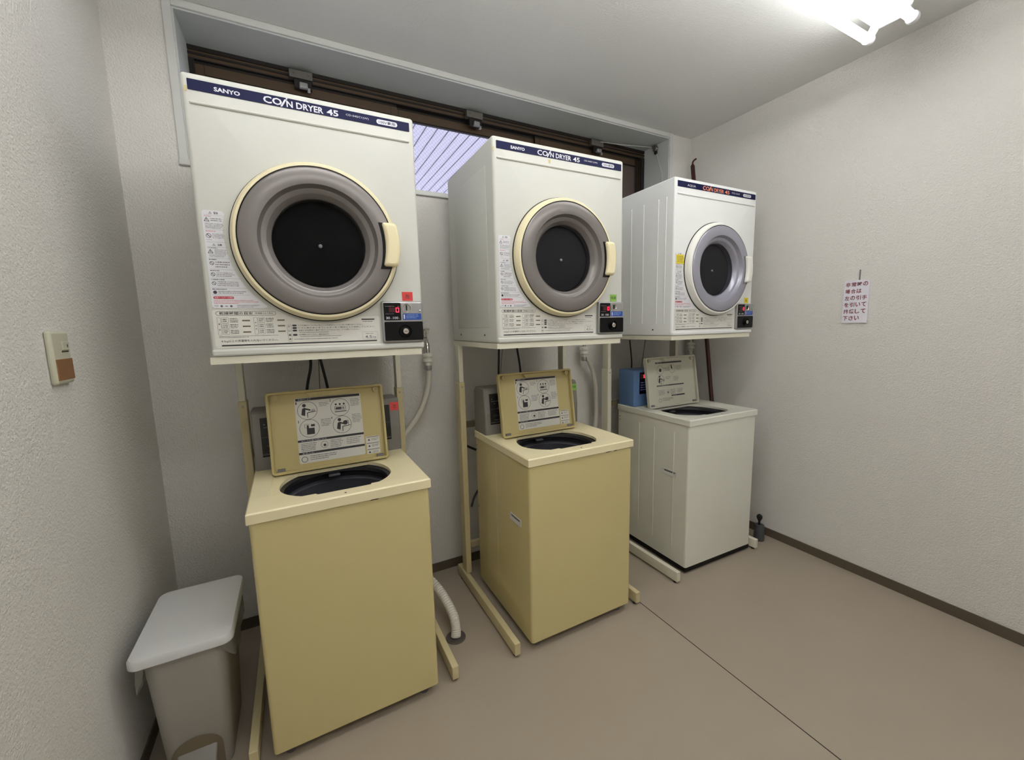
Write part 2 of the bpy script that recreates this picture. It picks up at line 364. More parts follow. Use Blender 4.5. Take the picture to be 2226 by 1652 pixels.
# ---------------------------------------------------------------- dryer
DW, DH, DD = .6057, .7228, .5055
CX, CZ = .302, .308
def make_dryer(kind):
    """kind: 0 oldest with black drum, 1 grey filter, 2 newer"""
    name = 'coin_dryer'
    e = empty(name, (0, 0, 0)); Z = .02
    body = 'white_n' if kind == 2 else 'white_e'
    b = MB(); r = .011; ls = []
    K = 12
    def L(i, y, rr): return [(x, y, z) for x, z in rrect(i, DW-i, i, DH+.018-i, rr, 4, K)]
    hole = [(CX+.19*math.cos(math.atan2(p[2]-CZ-.018, p[0]-CX)), 0, CZ+.018+.19*math.sin(math.atan2(p[2]-CZ-.018, p[0]-CX))) for p in L(r, 0, .004)]
    hole2 = [(x, .03, z) for x, y, z in hole]
    ls = [hole2, hole, L(r, 0, .004)]
    for k in range(1, 5):
        a = PI/2*k/4; ls.append(L(r*(1-math.sin(a)), r*(1-math.cos(a)), .004+.005*math.sin(a)))
    ls += [L(0, DD, .009)]
    b.loops(ls, 0, cap1=True)
    # raised ridge under the name band and the rounded sill bead along the bottom
    b.rbox(.015, .589, -.0045, .004, .644+.018, .652+.018, .004)
    b.rbox(.002, DW-.002, -.009, .02, 0, .0205, .006)
    # side embossing
    if kind == 2:
        for y in (.05, .10, .198, .285, .36): b.rbox(-.0025, .004, y-.003, y+.003, .06, .66, .0024); b.rbox(DW-.004, DW+.0025, y-.003, y+.003, .06, .66, .0024)
    else:
        b.rbox(-.0012, .002, .07, .43, .06, .66, .001); b.rbox(DW-.002, DW+.0012, .07, .43, .06, .66, .001)
    for y in (.12, .40): b.lathe([(.004, 0), (.004, -.0015)], (0, y, .03), 'x', 10, mi=1, cap1=True)
    cab = b.build('cabinet', [body, 'black'], e)
    # name band
    zf = Z-.002
    b = MB(); b.poly(rrect(.015, .591, .679+zf, .7055+zf, .0015, 2), .002, off=-.0015); band = b.build('name_band', 'navy', e)
    y = -.0017; c = 1 if kind == 2 else 0; fat = (.026, .018, .010)[kind]
    mts = ['print', 'orange', 'navy']
    b = MB()
    if kind == 2: text(b, 'AQUA', .079, .136, .684+zf, .6955+zf, y, 0, .004)
    else: text(b, 'SANYO', .072, .131, .6855+zf, .6965+zf, y, 0, .034)
    b.build('maker_lettering', mts, band)
    b = MB(); x_e = .381 if kind == 2 else .379
    text(b, 'CO', .185, .231, .682+zf, .7005+zf, y, c, fat); text(b, 'N DRYER', .242, .338, .682+zf, .699+zf, y, c, fat); text(b, '45', .347, x_e, .682+zf, .699+zf, y, c, fat)
    b.add([(.226, y-.0001, .680+zf), (.231, y-.0001, .680+zf), (.243, y-.0001, .701+zf), (.238, y-.0001, .701+zf)], [(0, 1, 2, 3)], c)
    disc(b, .2435, .7035+zf, .0022, y, c, 10)
    b.build('title_lettering', mts, band, label='orange title lettering' if kind == 2 else None)
    b = MB(); text(b, 'MCD-CK45' if kind == 2 else 'CD-S45C1(W)', .400, .466 if kind < 2 else .46, .689+zf, .696+zf, y, 0); b.build('model_lettering', mts, band)
    b = MB(); b.add([(p[0], y, p[1]) for p in rrect(.489, .553, .6845+zf, .6985+zf, .0068, 5)], [tuple(range(24))], 0)
    text(b, '100V専用', .496, .546, .687+zf, .696+zf, y-.0003, 2, .006); b.build('voltage_mark', mts, band)
    # round door
    cz = CZ+zf
    b = MB(); b.lathe([(.2315, .001), (.2315, -.0035), (.2275, -.0035)], (CX, 0, cz), 'y', 96); b.build('door_seam', 'brown_d', e, label='dark seam around the door')
    b = MB(); b.lathe([(.2285, .001), (.2285, -.012), (.225, -.026), (.219, -.0335), (.2125, -.0345), (.2125, -.03), (.205, -.03)], (CX, 0, cz), 'y', 96)
    dr = b.build('door', 'ring_w' if kind == 2 else 'ring_c', e, label='round door with '+('white' if kind == 2 else 'cream')+' outer ring')
    b = MB(); b.lathe([(.2125, -.0325), (.2085, -.0325)], (CX, 0, cz), 'y', 96); b.build('door_gasket', 'black', dr)
    b = MB(); b.lathe([(.2088, -.03), (.2088, -.0345), (.206, -.0365), (.2055, -.0368), (.163, -.0375), (.1625, -.0373), (.155, -.0215), (.1545, -.0208), (.1415, -.018), (.141, -.0175), (.1305, -.003), (.130, -.002), (.1285, .004), (.1285, .024)], (CX, 0, cz), 'y', 96)
    b.build('door_panel', 'silver_n' if kind == 2 else 'silver', dr)
    b = MB(); b.lathe([(.1288, .004), (.128, .0005), (.10, .0), (.05, -.0002), (.002, -.0002)], (CX, 0, cz), 'y', 64, cap1=True); b.build('door_glass', 'glass', dr)
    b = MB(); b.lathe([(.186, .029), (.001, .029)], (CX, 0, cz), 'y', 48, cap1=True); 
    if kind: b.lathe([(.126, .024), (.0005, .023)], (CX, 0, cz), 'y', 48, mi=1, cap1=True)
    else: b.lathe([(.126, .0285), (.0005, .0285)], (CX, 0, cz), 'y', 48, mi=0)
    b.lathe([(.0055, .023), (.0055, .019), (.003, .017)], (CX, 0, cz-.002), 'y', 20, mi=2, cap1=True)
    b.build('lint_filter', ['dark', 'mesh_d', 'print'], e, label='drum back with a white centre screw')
    # grip recess and handle on the right edge of the door
    b = MB(); pts = []
    for i in range(13):
        a = -.34+.68*i/12; pts.append((CX+.176*math.cos(a)+.0, cz+.212*math.sin(a)))
    for i in range(13):
        a = .34-.68*i/12; pts.append((CX+.2115*math.cos(a), cz+.2115*math.sin(a)))
    b.poly(pts, .004, off=-.0385); b.build('grip_recess', 'black' if kind != 2 else 'ink_g', dr)
    b = MB(); prof = []
    hx0, hx1, hz0, hz1 = .487, .531, .245, .379
    def HL(i, y):
        o = []
        for x, z in rrect(hx0+i, hx1-i, hz0+zf+i, hz1+zf-i, .009, 4, 6):
            t = (z-(hz0+hz1)/2-zf)/.067; o.append((x-.010*t*t, y, z))
        return o
    b.loops([HL(0, -.0), HL(0, -.042), HL(.0015, -.047), HL(.004, -.050), HL(.009, -.052)], 0, cap0=True, cap1=True)
    b.build('door_handle', 'ring_w' if kind == 2 else 'cream_p', dr)
    # warning label column at left
    b = MB(); y = -.0012; zz = zf
    out = [(.014, .372), (.018, .379), (.060, .379), (.065, .373), (.066, .298), (.071, .27), (.080, .243), (.092, .222), (.109, .198), (.131, .175), (.150, .158), (.154, .150)]
    def ringx(z): return CX-math.sqrt(max(.2375**2-(z-CZ)**2, 0))
    right = [(.372), .35, .32, .298, .27, .25, .23, .21, .19, .17, .15, .135, .125]
    pr = [(min(.066, ringx(z)-.008) if z > .30 else min(ringx(z)-.006, .150), z) for z in right]
    pl = [(.060, .379), (.019, .379), (.014, .374), (.014, .122), (.019, .117), (.140, .117), (.147, .12)]
    b.poly([(x, z+zz) for x, z in pl+pr[::-1]][::-1], .0013, off=y); wl = b.build('warning_label', 'label', e)
    b = MB(); y = -.0015
    def tri(cx, c, s, mi=0):
        b.add([(cx-s, y, c-s*.8), (cx+s, y, c-s*.8), (cx, y, c+s)], [(0, 1, 2)], mi); b.add([(cx-s*.66, y-.0003, c-s*.6), (cx+s*.66, y-.0003, c-s*.6), (cx, y-.0003, c+s*.62)], [(0, 1, 2)], 4)
        rect(b, cx-s*.1, cx+s*.1, c-s*.35, c+s*.3, y-.0005, mi)
    tri(.033, .3725+zz, .0035); text(b, '警告', .041, .051, .3695+zz, .3755+zz, y, 0, .02)
    rect(b, .018, .062, .3665+zz, .3669+zz, y, 3)
    fine(b, .019, .038, .361+zz, .3655+zz, y, 1, 2, seed=3); tri(.0235, .3545+zz, .0065); fine(b, .032, .061, .35+zz, .360+zz, y, 2, 3, seed=4)
    fine(b, .019, .061, .331+zz, .346+zz, y, 4, 3, seed=5); rect(b, .018, .062, .3285+zz, .3289+zz, y, 3)
    fine(b, .019, .045, .3215+zz, .327+zz, y, 1, 2, seed=6); disc(b, .0245, .312+zz, .006, y, 0, 16, .0048); b.add([(.0203, y, .3155+zz), (.0215, y, .3166+zz), (.0287, y, .3087+zz), (.0275, y, .3076+zz)], [(0, 1, 2, 3)], 0)
    fine(b, .033, .061, .305+zz, .319+zz, y, 4, 3, seed=7); fine(b, .019, .034, .3+zz, .303+zz, y, 1, 3, seed=8)
    rect(b, .018, .064, .2955+zz, .2959+zz, y, 3)
    tri(.034, .2885+zz, .0035); text(b, '注意', .042, .052, .2855+zz, .2915+zz, y, 0, .02)
    rect(b, .018, .066, .2825+zz, .2829+zz, y, 3); fine(b, .019, .045, .278+zz, .282+zz, y, 1, 0, seed=9); tri(.0245, .2705+zz, .0065)
    fine(b, .034, .064, .2625+zz, .277+zz, y, 4, 3, seed=10); fine(b, .021, .062, .2555+zz, .262+zz, y, 2, 3, seed=11)
    zb = .2525
    for k, (h, w_) in enumerate(((.030, .030), (.024, .036), (.026, .046), (.02, .06))):
        rect(b, .018, .066+.012*k, zb+zz, zb+.0004+zz, y, 3)
        fine(b, .019, .039+.006*k, zb-.006+zz, zb-.001+zz, y, 1, 0, seed=20+k)
        if k == 3: disc(b, .0245, zb-.012+zz, .0045, y, 0, 16)
        else: disc(b, .0245, zb-.0135+zz, .005, y, 0, 16, .0038); b.add([(.021, y, zb-.0105+zz), (.022, y, zb-.0097+zz), (.028, y, zb-.0165+zz), (.027, y, zb-.0173+zz)], [(0, 1, 2, 3)], 0)
        fine(b, .032, .066+.012*k, zb-h+.004+zz, zb-.007+zz, y, 3 if k < 3 else 2, 3, seed=30+k)
        zb -= h
    rect(b, .018, .105, zb+zz+.001, zb+.0014+zz, y, 3)
    b.add([(p[0], y, p[1]) for p in rrect(.019, .067, .1425+zz, .1495+zz, .0034, 4)], [tuple(range(20))], 1)
    text(b, '乾燥フィルターの清掃', .022, .064, .1438+zz, .1482+zz, y-.0003, 4, .0)
    fine(b, .019, .125, .1285+zz, .1405+zz, y, 3, 2, fill=.6, seed=41)
    for cx_ in (.036, .0585): disc(b, cx_, .1225+zz, .0032, y, 3, 14)
    rect(b, .044, .051, .1218+zz, .1233+zz, y, 0); fine(b, .072, .132, .1185+zz, .127+zz, y, 3, 3, fill=.8, seed=42); fine(b, .019, .03, .121+zz, .126+zz, y, 2, 3, seed=43)
    b.build('warning_print', ['ink', 'ink_r', 'ink_p', 'ink_g', 'label'], wl)
    # instruction panel
    b = MB(); y = -.001
    b.poly([(x, z+zz) for x, z in [(.012, .108)]+[(.012, .012), (.016, .006), (.457, .004), (.460, .008), (.460, .088), (.456, .092), (.40, .090), (.372, .086)]+[(CX+.2375*math.cos(a), CZ+.2375*math.sin(a)) for a in [math.radians(q) for q in (-76, -84, -92, -100, -108, -116, -122)]]+[(.166, .108), (.163, .112), (.016, .112)]][::-1], .0012, off=y)
    ip = b.build('instruction_label', 'label_i', e)
    b = MB(); y = -.0014
    frame(b, .020, .166, .0965+zz, .1085+zz, y, .0009, .0058, 0)
    text(b, '乾燥時間の目安', .028, .108, .0987+zz, .1067+zz, y, 0, .012); text(b, '（乾燥器のみの場合）', .113, .160, .1000+zz, .1055+zz, y, 0)
    for k, (cx0) in enumerate((.021, .1085)):
        frame(b, cx0, cx0+.009, .042+zz, .091+zz, y, .0006, .002, 3)
        for q in range(3):
            zc = .0835-q*.0163
            frame(b, cx0+.0105, cx0+.0275, zc-.0075+zz, zc+.0075+zz, y, .0006, .003, 3)
            fine(b, cx0+.0135, cx0+.0245, zc-.005+zz, zc+.005+zz, y, 2, 0, seed=50+k*3+q)
            fine(b, cx0+.0305, cx0+.050, zc-.007+zz, zc+.006+zz, y, 3, 0, seed=60+k*3+q, h=.55)
            rect(b, cx0+.0595, cx0+.0785, zc-.0035+zz, zc+.0005+zz, y, 2)
    text(b, '綿', .0235, .0275, .071+zz, .075+zz, y, 0, .02); text(b, '化', .0235, .0275, .055+zz, .059+zz, y, 0, .02)
    for q in range(3): text(b, 'その他'[q], .111, .115, .0735-.009*q+zz, .0775-.009*q+zz, y, 0, .02)
    fine(b, .022, .186, .0335+zz, .0400+zz, y, 2, 3, fill=.45, seed=71)
    text(b, '4.5kg以上の洗濯物を入れないでください。', .026, .166, .0205+zz, .028+zz, y, 0, .005)
    rect(b, .026, .448, .0105+zz, .0145+zz, y, 4)
    frame(b, .192, .203, .018+zz, .069+zz, y, .0006, .003, 3)
    for q in range(4): text(b, '使い順序'[q], .1945, .2005, .0595-.0125*q+zz, .0655-.0125*q+zz, y, 0, .02)
    ln = ['ドアを開きドラム内に他の人の洗濯物が入っていないか確かめてください。', 'ドラム奥の糸くずフィルターをご確認のうえ掃除してください。', '乾燥する洗濯物を１着ずつほぐしてドラムに入れ、ドアを閉じてください。', '', '100円硬貨を入れてください。乾燥を始めます。']
    for q, (zc, x_1) in enumerate(((.0655, .408), (.058, .444), (.0505, .396), (None, 0), (.0375, .306))):
        if zc is None: continue
        text(b, ln[q], .222, x_1, zc-.0022+zz, zc+.0022+zz, y, 0)
        b.add([(p[0], y, p[1]) for p in rrect(.2055, .2175, zc-.0027+zz, zc+.0027+zz, .0026, 3)], [tuple(range(16))], 0)
    fine(b, .224, .33, .0425+zz, .0462+zz, y, 1, 3, seed=72); fine(b, .224, .37, .030+zz, .0335+zz, y, 1, 3, seed=73); fine(b, .208, .345, .0225+zz, .0265+zz, y, 1, 3, seed=74)
    frame(b, .404, .452, .018+zz, .042+zz, y, .0004, .003, 3); text(b, '4.5', .412, .433, .021+zz, .030+zz, y, 3, .01); text(b, 'kg', .436, .446, .021+zz, .027+zz, y, 3); fine(b, .413, .442, .034+zz, .038+zz, y, 1, 3, seed=75)
    rect(b, .404, .444, .0795+zz, .0835+zz, y, 0); fine(b, .407, .444, .072+zz, .0775+zz, y, 1, 3, seed=76)
    b.build('instruction_print', ['ink', 'ink_r', 'ink_b', 'ink_g', 'ink'], ip)
    # coin control panel
    b = MB(); b.rbox(.4665, .6015, -.014, .004, .0035+zz, .1385+zz, .006); cp = b.build('control_panel', 'steel', e)
    b = MB(); b.poly(rrect(.4725, .528, .0765+zz, .1335+zz, .003, 3), .002, off=-.0152)
    b.poly(rrect(.4725, .5995, .010+zz, .072+zz, .004, 3), .002, off=-.0156, mi=0); b.build('black_cover', 'black', cp)
    b = MB(); y = -.0155
    fine(b, .478, .515, .119+zz, .125+zz, y, 1, 1, seed=80); fine(b, .518, .524, .119+zz, .125+zz, y, 1, 1, seed=81)
    b.build('display_caption', ['print', 'ink_g'], cp); b = MB()
    fine(b, .478, .51, .095+zz, .100+zz, y, 1, 1, seed=82); text(b, '30', .479, .491, .0805+zz, .0885+zz, y, 0, .01); text(b, '100', .501, .518, .0805+zz, .0885+zz, y, 0, .01); text(b, '分', .4925, .4965, .0805+zz, .0845+zz, y, 1); text(b, '円', .5195, .5235, .0805+zz, .0845+zz, y, 1)
    b.build('price_print', ['print', 'ink_g'], cp)
    b = MB(); y = -.0158
    x_, z_ = .5115, .1025+zz; s_ = .0105; h_ = .0155
    for (a0, a1, c0, c1) in ((0, s_, 0, .002), (0, s_, h_-.002, h_), (0, .002, 0, h_), (s_-.002, s_, 0, h_)): rect(b, x_+a0, x_+a1, z_+c0, z_+c1, y, 0)
    rect(b, .489, .510, z_, z_+h_, y+.0003, 1)
    b.build('digital_display', ['led', 'led_d'], cp, label='red digit 0 on the display')
    b = MB(); b.lathe([(.0155, -.0145), (.0155, -.0165), (.0135, -.0165), (.009, -.010), (.001, -.009)], (.547, 0, .1165+zz), 'y', 32, cap1=True)
    b.box(.5455, .5485, -.0185, -.012, .1085+zz, .126+zz, 1); b.build('coin_slot', ['chrome', 'black'], cp)
    b = MB(); b.lathe([(.003, -.0145), (.003, -.017), (.001, -.0175)], (.591, 0, .107+zz), 'y', 14, cap1=True); b.build('return_button', 'chrome', cp)
    b = MB(); b.poly(rrect(.533, .5955, .0775+zz, .0985+zz, .003, 3), .001, off=-.0149); st = b.build('coin_label', 'blue_s', cp)
    b = MB(); b.add([(p[0], -.0152, p[1]) for p in rrect(.536, .5405, .0805+zz, .0955+zz, .002, 3)], [tuple(range(16))], 1); fine(b, .545, .59, .0815+zz, .0965+zz, -.0152, 3, 0, seed=85); b.build('coin_print', ['lblue', 'print'], st)
    b = MB(); b.lathe([(.021, -.0158), (.0195, -.0215), (.0175, -.0165), (.011, -.0165), (.011, -.0235), (.0095, -.0245), (.001, -.0245)], (.539, 0, .040+zz), 'y', 32, mi=0, cap1=True)
    b.build('lock_collar', 'black', cp)
    b = MB(); b.lathe([(.0092, -.0235), (.0092, -.0262), (.0085, -.0268), (.0005, -.0268)], (.539, 0, .040+zz), 'y', 28, cap1=True); b.box(.5345, .5435, -.0272, -.0265, .0392+zz, .0408+zz, 1); b.build('key_lock', ['chrome', 'black'], cp)
    # tape tag
    tm, ch = (('red_t', '左'), ('green_t', '中央'), ('yellow_t', '右'))[kind]
    b = MB(); b.poly([(.5385, .1415+zz), (.5735, .1415+zz), (.5735, .1705+zz), (.5375, .1705+zz)], .0008, off=-.0011); t = b.build('tape_tag', tm, e, label=('red tape tag', 'green tape tag', 'yellow tape tag')[kind]+' with a hand-written character')
    b = MB(); text(b, ch, .5475 if kind != 1 else .542, .563 if kind != 1 else .570, .149+zz, .163+zz, -.0015, 0, .01); b.build('tag_print', 'ink', t)
    b = MB()
    if kind == 0: rect(b, .0075, .0135, .673+zz, .687+zz, -.0009)
    elif kind == 1:
        rect(b, .0015, .0065, .668+zz, .684+zz, -.0002); b.build('tape_remnant', 'cream_l', e); b = MB(); rect(b, .234, .243, .660+zz, .673+zz, -.0009)
    else:
        b.poly([(.017, .326+zz), (.07, .326+zz), (.07, .369+zz), (.017, .369+zz)], .0006, off=-.0022)
        fine(b, .022, .066, .331+zz, .364+zz, -.0026, 5, 1, seed=88)
    b.build('sticker', [('cream_l', 'cream_l', 'yellow_t')[kind], 'ink_b'], e, label=('small peeling tape remnant', 'small peeling tape remnant', 'yellow warning sticker')[kind])
    return e
DR = [(-.2106, 1.4118, 1.2533, -.0009), (.676, 1.4099, 1.2564, -.016), (1.625, 1.4297, 1.2548, -.0141)]
DL = ('white coin dryer nearest the left wall, red tag and solid black door window', 'white coin dryer in the middle of the row, green tag and grey door window', 'newer white coin dryer at the right with orange lettering and yellow tag')
for k in range(3):
    e = make_dryer(k); x, y, z, a = DR[k]; e.location = (x, y, z-.02); e.rotation_euler = (0, 0, a); tag(e, DL[k], 'dryer', 'coin dryers on stands')
# ---------------------------------------------------------------- stands
SW_, RH_, RW_, RB_, RL_ = .6589, .0504, .0243, .0118, .6405
def make_stand(k):
    sx, sy = (-.2219, .6655, 1.5895)[k], (1.3192, 1.305, 1.3228)[k]; dx, dy, dz, da = DR[k]
    low = 'stand_w' if k == 2 else 'stand_c'
    e = empty('dryer_stand', (sx+SW_/2, sy+RL_/2, 0), 0)
    ox, oy = -SW_/2, -RL_/2; zj = 1.037; zp = dz-.0215-.02; zt = zp
    for s in (0, 1):
        x = ox+(SW_-RW_)*s
        b = MB(); b.rbox(x, x+RW_, oy, oy+RL_, RB_, RB_+RH_, .002); rr = b.build('runner', low, e)
        for q in (.02, RL_-.04): 
            b = MB(); b.lathe([(.009, 0), (.009, RB_-.0005)], (x+RW_/2, oy+q, .0005), 'z', 14, cap0=True, cap1=True); b.build('foot_pad', 'rubber', rr)
    for s in (0, 1):
        py = .034 if k == 2 and s == 1 else 0
        xx = ox+(.010 if s == 0 else SW_-.054)
        b = MB(); b.rbox(xx-.001, xx+.027, oy+.535+py, oy+.592+py, RB_+RH_-.001, zj, .0025); p = b.build('lower_post', low, e)
        b = MB(); b.rbox(xx+.002, xx+.024, oy+.539+py, oy+.588+py, zj, zp+.001, .002); b.build('upper_post', 'stand_w', e)
        b = MB(); b.lathe([(.004, 0), (.0035, -.003)], (xx+.013, oy+.535+py, zj-.02), 'y', 10, cap1=True); b.build('post_screw', 'steel', p)
    for z0 in (.16, .80):
        b = MB(); b.box(ox+.03, ox+SW_-.05, oy+.594, oy+.614, z0, z0+.03); b.build('crossbar', 'ink_b' if z0 > .5 else low, e)
    b = MB(); X0, X1, Y0, Y1 = dx-sx+ox-.004, dx-sx+ox+DW, dy-sy+oy+.0, dy-sy+oy+DD+.005
    # support tray with a chamfered front right corner
    pts = [(X0, Y0-.004), (X1-.012, Y0-.004), (X1-.004, Y0+.02), (X1-.004, Y1), (X0, Y1)]
    c0 = Matrix.Rotation(da, 3, 'Z'); o_ = Vector((dx-sx+ox, dy-sy+oy, 0))
    pts = [tuple((c0 @ (Vector((p[0], p[1], 0))-o_)+o_)[:2]) for p in pts]
    b.loops([[(x, y, zp) for x, y in pts], [(x, y, zp+.0205) for x, y in pts]], 0, True, True, False)
    b.build('tray', 'stand_w', e)
    tag(e, ('cream and white dryer stand with slim runners, under the left dryer', 'cream and white dryer stand with slim runners, under the middle dryer', 'all white dryer stand with slim runners, under the right dryer')[k], 'stand', 'dryer stands')
for k in range(3): make_stand(k)
# ---------------------------------------------------------------- washers
WW, WD = .525, .5327
def make_washer(k):
    H = (.8026, .8026, .8189)[k]; WB = .0352; R = .0312
    body, top, lidm = (('cream_e', 'cream_p', 'cream_l'), ('cream_e', 'cream_p', 'cream_l'), ('wash_w', 'wash_w', 'wash_l'))[k]
    e = empty('washing_machine', (0, 0, 0))
    b = MB(); o = .005; m_ = 5
    def L(i, z, rr=.012): return [(x, y, z) for x, y in rrect(o+i, WW-o-i, o+i, WD-i, max(rr-i, .002), m_)]
    b.loops([L(.002, WB), L(0, WB+.002), L(0, H-R), L(.004, H-R+.002)], 0, cap0=True)
    if k == 2:
        for y in (.10, .237, .35): b.rbox(o-.002, o+.003, y-.003, y+.003, .11, H-R-.05, .0018)
    else: b.rbox(o-.0012, o+.003, .30, .302, .12, H-R-.04, .0008)
    for z in (H-R-.04, H-R-.06, .42): b.lathe([(.003, 0), (.003, -.001)], (o, WD-.02, z), 'x', 8, mi=1, cap1=True)
    b.build('body', [body, 'black'], e)
    # top cover with lid recess and opening
    K = 14; cx_, cy2, R0 = .256, .2, .1765
    def rl(x0, x1, y0, y1, r): return rrect(x0, x1, y0, y1, r, 4, K)
    outer = rl(.006, WW-.006, .006, WD-.002, .008)
    def slope(y): return -.010*min(1, max(0, (y-.05)/.14))
    rc = rl(.055, .469, .05, .398, .004); rc2 = rl(.060, .445, .052, .396, .004)
    def holep(p):
        a = math.atan2(p[1]-cy2, p[0]-cx_); r = R0
        if math.sin(a) < 0:
            xx = cx_+math.cos(a)/max(-math.sin(a), 1e-6)*(cy2-.06)
            lim = .065 if not (.19 < xx < .335) else .051
            if .178 < xx <= .19: lim = .065-.014*(xx-.178)/.012
            if .335 <= xx < .35: lim = .051+.014*(xx-.335)/.015
            r = min(r, (cy2-lim)/(-math.sin(a)))
        else: r = min(r, (.330-cy2)/max(math.sin(a), 1e-6))
        return (cx_+r*math.cos(a), cy2+r*math.sin(a))
    # dense angular sampling for the opening
    N = 160
    def atang(pts_rect, a):
        x0, x1, y0, y1 = pts_rect; dx, dy = math.cos(a), math.sin(a); t = 1e9
        if dx > 1e-9: t = min(t, (x1-cx_)/dx)
        if dx < -1e-9: t = min(t, (x0-cx_)/dx)
        if dy > 1e-9: t = min(t, (y1-cy2)/dy)
        if dy < -1e-9: t = min(t, (y0-cy2)/dy)
        return (cx_+dx*t, cy2+dy*t)
    def corner_angles(q): return [math.atan2(y-cy2, x-cx_) % (2*PI) for x in q[:2] for y in q[2:]]
    Q0, Q1, Q2 = (.004, WW-.004, .004, WD), (.055, .469, .05, .398), (.061, .446, .053, .396)
    ang = sorted(set([2*PI*i/N for i in range(N)]+corner_angles(Q0)+corner_angles(Q1)+corner_angles(Q2)))
    F = [atang(Q0, a) for a in ang]; G = [atang(Q1, a) for a in ang]; G2 = [atang(Q2, a) for a in ang]
    Hh = [holep((cx_+math.cos(a), cy2+math.sin(a))) for a in ang]
    b = MB()
    lo = [(min(max(x, 0), WW), min(max(y, 0), WD)) for x, y in [atang((0, WW, 0, WD), a) for a in ang]]
    b.loops([[(x, y, H-R) for x, y in lo], [(x, y, H-.004) for x, y in lo], [(x, y, H) for x, y in F],
             [(x, y, H) for x, y in G], [(x, y, H+slope(y)) for x, y in G2], [(x, y, H+slope(y)) for x, y in Hh],
             [(x, y, H+slope(y)-.012) for x, y in Hh]], 0, smooth=True)
    b.lathe([(.0035, 0), (.0028, .0006)], (.262, .022, H), 'z', 12, mi=1, cap1=True)
    b.lathe([(.0035, 0), (.0028, .002)], (.452, .11, H-.004), 'z', 12, mi=0, cap1=True)
    b.build('top_cover', [top, 'chip'], e)
    # tub
    b = MB(); c = (cx_, cy2+.0, H)
    b.lathe([(.184, -.010), (.183, -.022), (.166, -.028), (.163, -.040), (.168, -.045), (.168, -.06)], c, 'z', 64, mi=1)
    tb = b.build('tub_ring', ['drum', 'drum2'], e)
    b = MB(); b.lathe([(.168, -.045), (.172, -.07), (.165, -.074), (.170, -.09), (.166, -.40), (.12, -.43), (.02, -.41)], c, 'z', 64, cap1=True); b.build('wash_basket', 'drum', e)
    b = MB(); b.rbox(c[0]-.02, c[0]+.02, c[1]+.135, c[1]+.155, H-.048, H-.038, .003); b.build('lint_trap', 'drum', tb)
    # feet
    for x in (.05, WW-.05):
        for y in (.045, WD-.05):
            b = MB(); b.lathe([(.016, 0), (.017, .006), (.010, .010), (.010, WB)], (x, y, 0), 'z', 16, cap0=True, cap1=True); b.build('foot', 'rubber' if k == 2 else 'ink_g', e)
    if k == 2:
        b = MB(); b.box(.008, WW-.008, .008, WD-.008, .012, WB-.0005); b.build('gap_shade_block', 'black', e)  # black block standing in for the shade in the gap below the washer
    # side grip
    b = MB(); y0, y1, z0, z1 = .075, .172, .500, .530
    A = rrect(y0, y1, z0, z1, .004, 3); B2 = rrect(y0+.004, y1-.004, z0+.004, z1-.004, .003, 3); C2 = rrect(y0+.014, y1-.012, z0+.016, z1-.005, .003, 3)
    xs = o
    b.loops([[(xs-.0005, y, z) for y, z in A], [(xs-.003, y, z) for y, z in A], [(xs-.003, y, z) for y, z in B2], [(xs-.0002, y, z) for y, z in C2]], 0, cap1=False)
    b.add([(xs-.0002, y, z) for y, z in C2], [tuple(range(len(C2)))], 1)
    b.build('side_grip', ['trim', 'ink_g'], e)
    # control box
    if k < 2:
        b = MB(); y0, y1, hz = .400, .531, .216
        pr = [(y0, 0), (y0, .10), (y0+.012, hz-.01), (y0+.018, hz-.002), (y0+.026, hz), (y1-.02, hz), (y1, hz-.02), (y1, 0)]
        ls = []
        for x, s in ((.004, .93), (.008, 1), (.521, 1), (.525, .93)):
            ls.append([(x, y0+.06+(y-y0-.06)*s, H+.0005+z*(1 if s == 1 else .985)) for y, z in pr])
        b.loops(ls, 0, True, True, False)
        cb = b.build('control_box', 'grey_b', e)
        fyk = lambda z: .400+.012*max(0, z-.10)/.106
        b = MB(); b.loops([[(x, fyk(z)-.0006, H+z) for x in (.030, .486)] for z in (.055, .10, .19)], 0, smooth=False, closed=False)
        b.add([(.030, .399, H+.048), (.486, .399, H+.048), (.486, .3993, H+.054), (.030, .3993, H+.054)], [(0, 1, 2, 3)], 1); kp = b.build('keypad', ['key', 'black'], cb)
        b = MB(); b2 = MB()
        rect(b2, .032, .484, H+.0575, H+.059, 0); rect(b2, .032, .484, H+.119, H+.1197, 0)
        text(b2, 'ソフト', .045, .075, H+.083, H+.093, 0); fine(b2, .05, .12, H+.065, H+.072, 0, 1, 0, seed=91)
        for q in range(6): rect(b2, .04+.013*q, .045+.013*q, H+.164-(q % 3)*.022, H+.168-(q % 3)*.022, 0)
        fine(b2, .04, .09, H+.152, H+.158, 0, 1, 0, seed=92)
        b2.v = [(x, fyk(z-H)-.0009, z) for x, y, z in b2.v]; b2.build('keypad_print', 'ink_g', kp)
        tm = ('red_t', 'green_t')[k]; ch = ('左', '中央')[k]
        b = MB(); b.add([(.490, fyk(.165), H+.165), (.523, fyk(.165), H+.165), (.523, fyk(.198), H+.198), (.488, fyk(.198), H+.198)], [(0, 1, 2, 3)], 0)
        b.v = [(x, y-.0012, z) for x, y, z in b.v]; t = b.build('tape_tag', tm, e, label='small '+('red', 'green')[k]+' tape tag on the control box')
        b = MB(); text(b, ch, .499 if k == 0 else .494, .514 if k == 0 else .519, H+.174, H+.190, 0, 0, .01); b.v = [(x, fyk(z-H)-.0016, z) for x, y, z in b.v]; b.build('tag_print', 'ink', t)
    else:
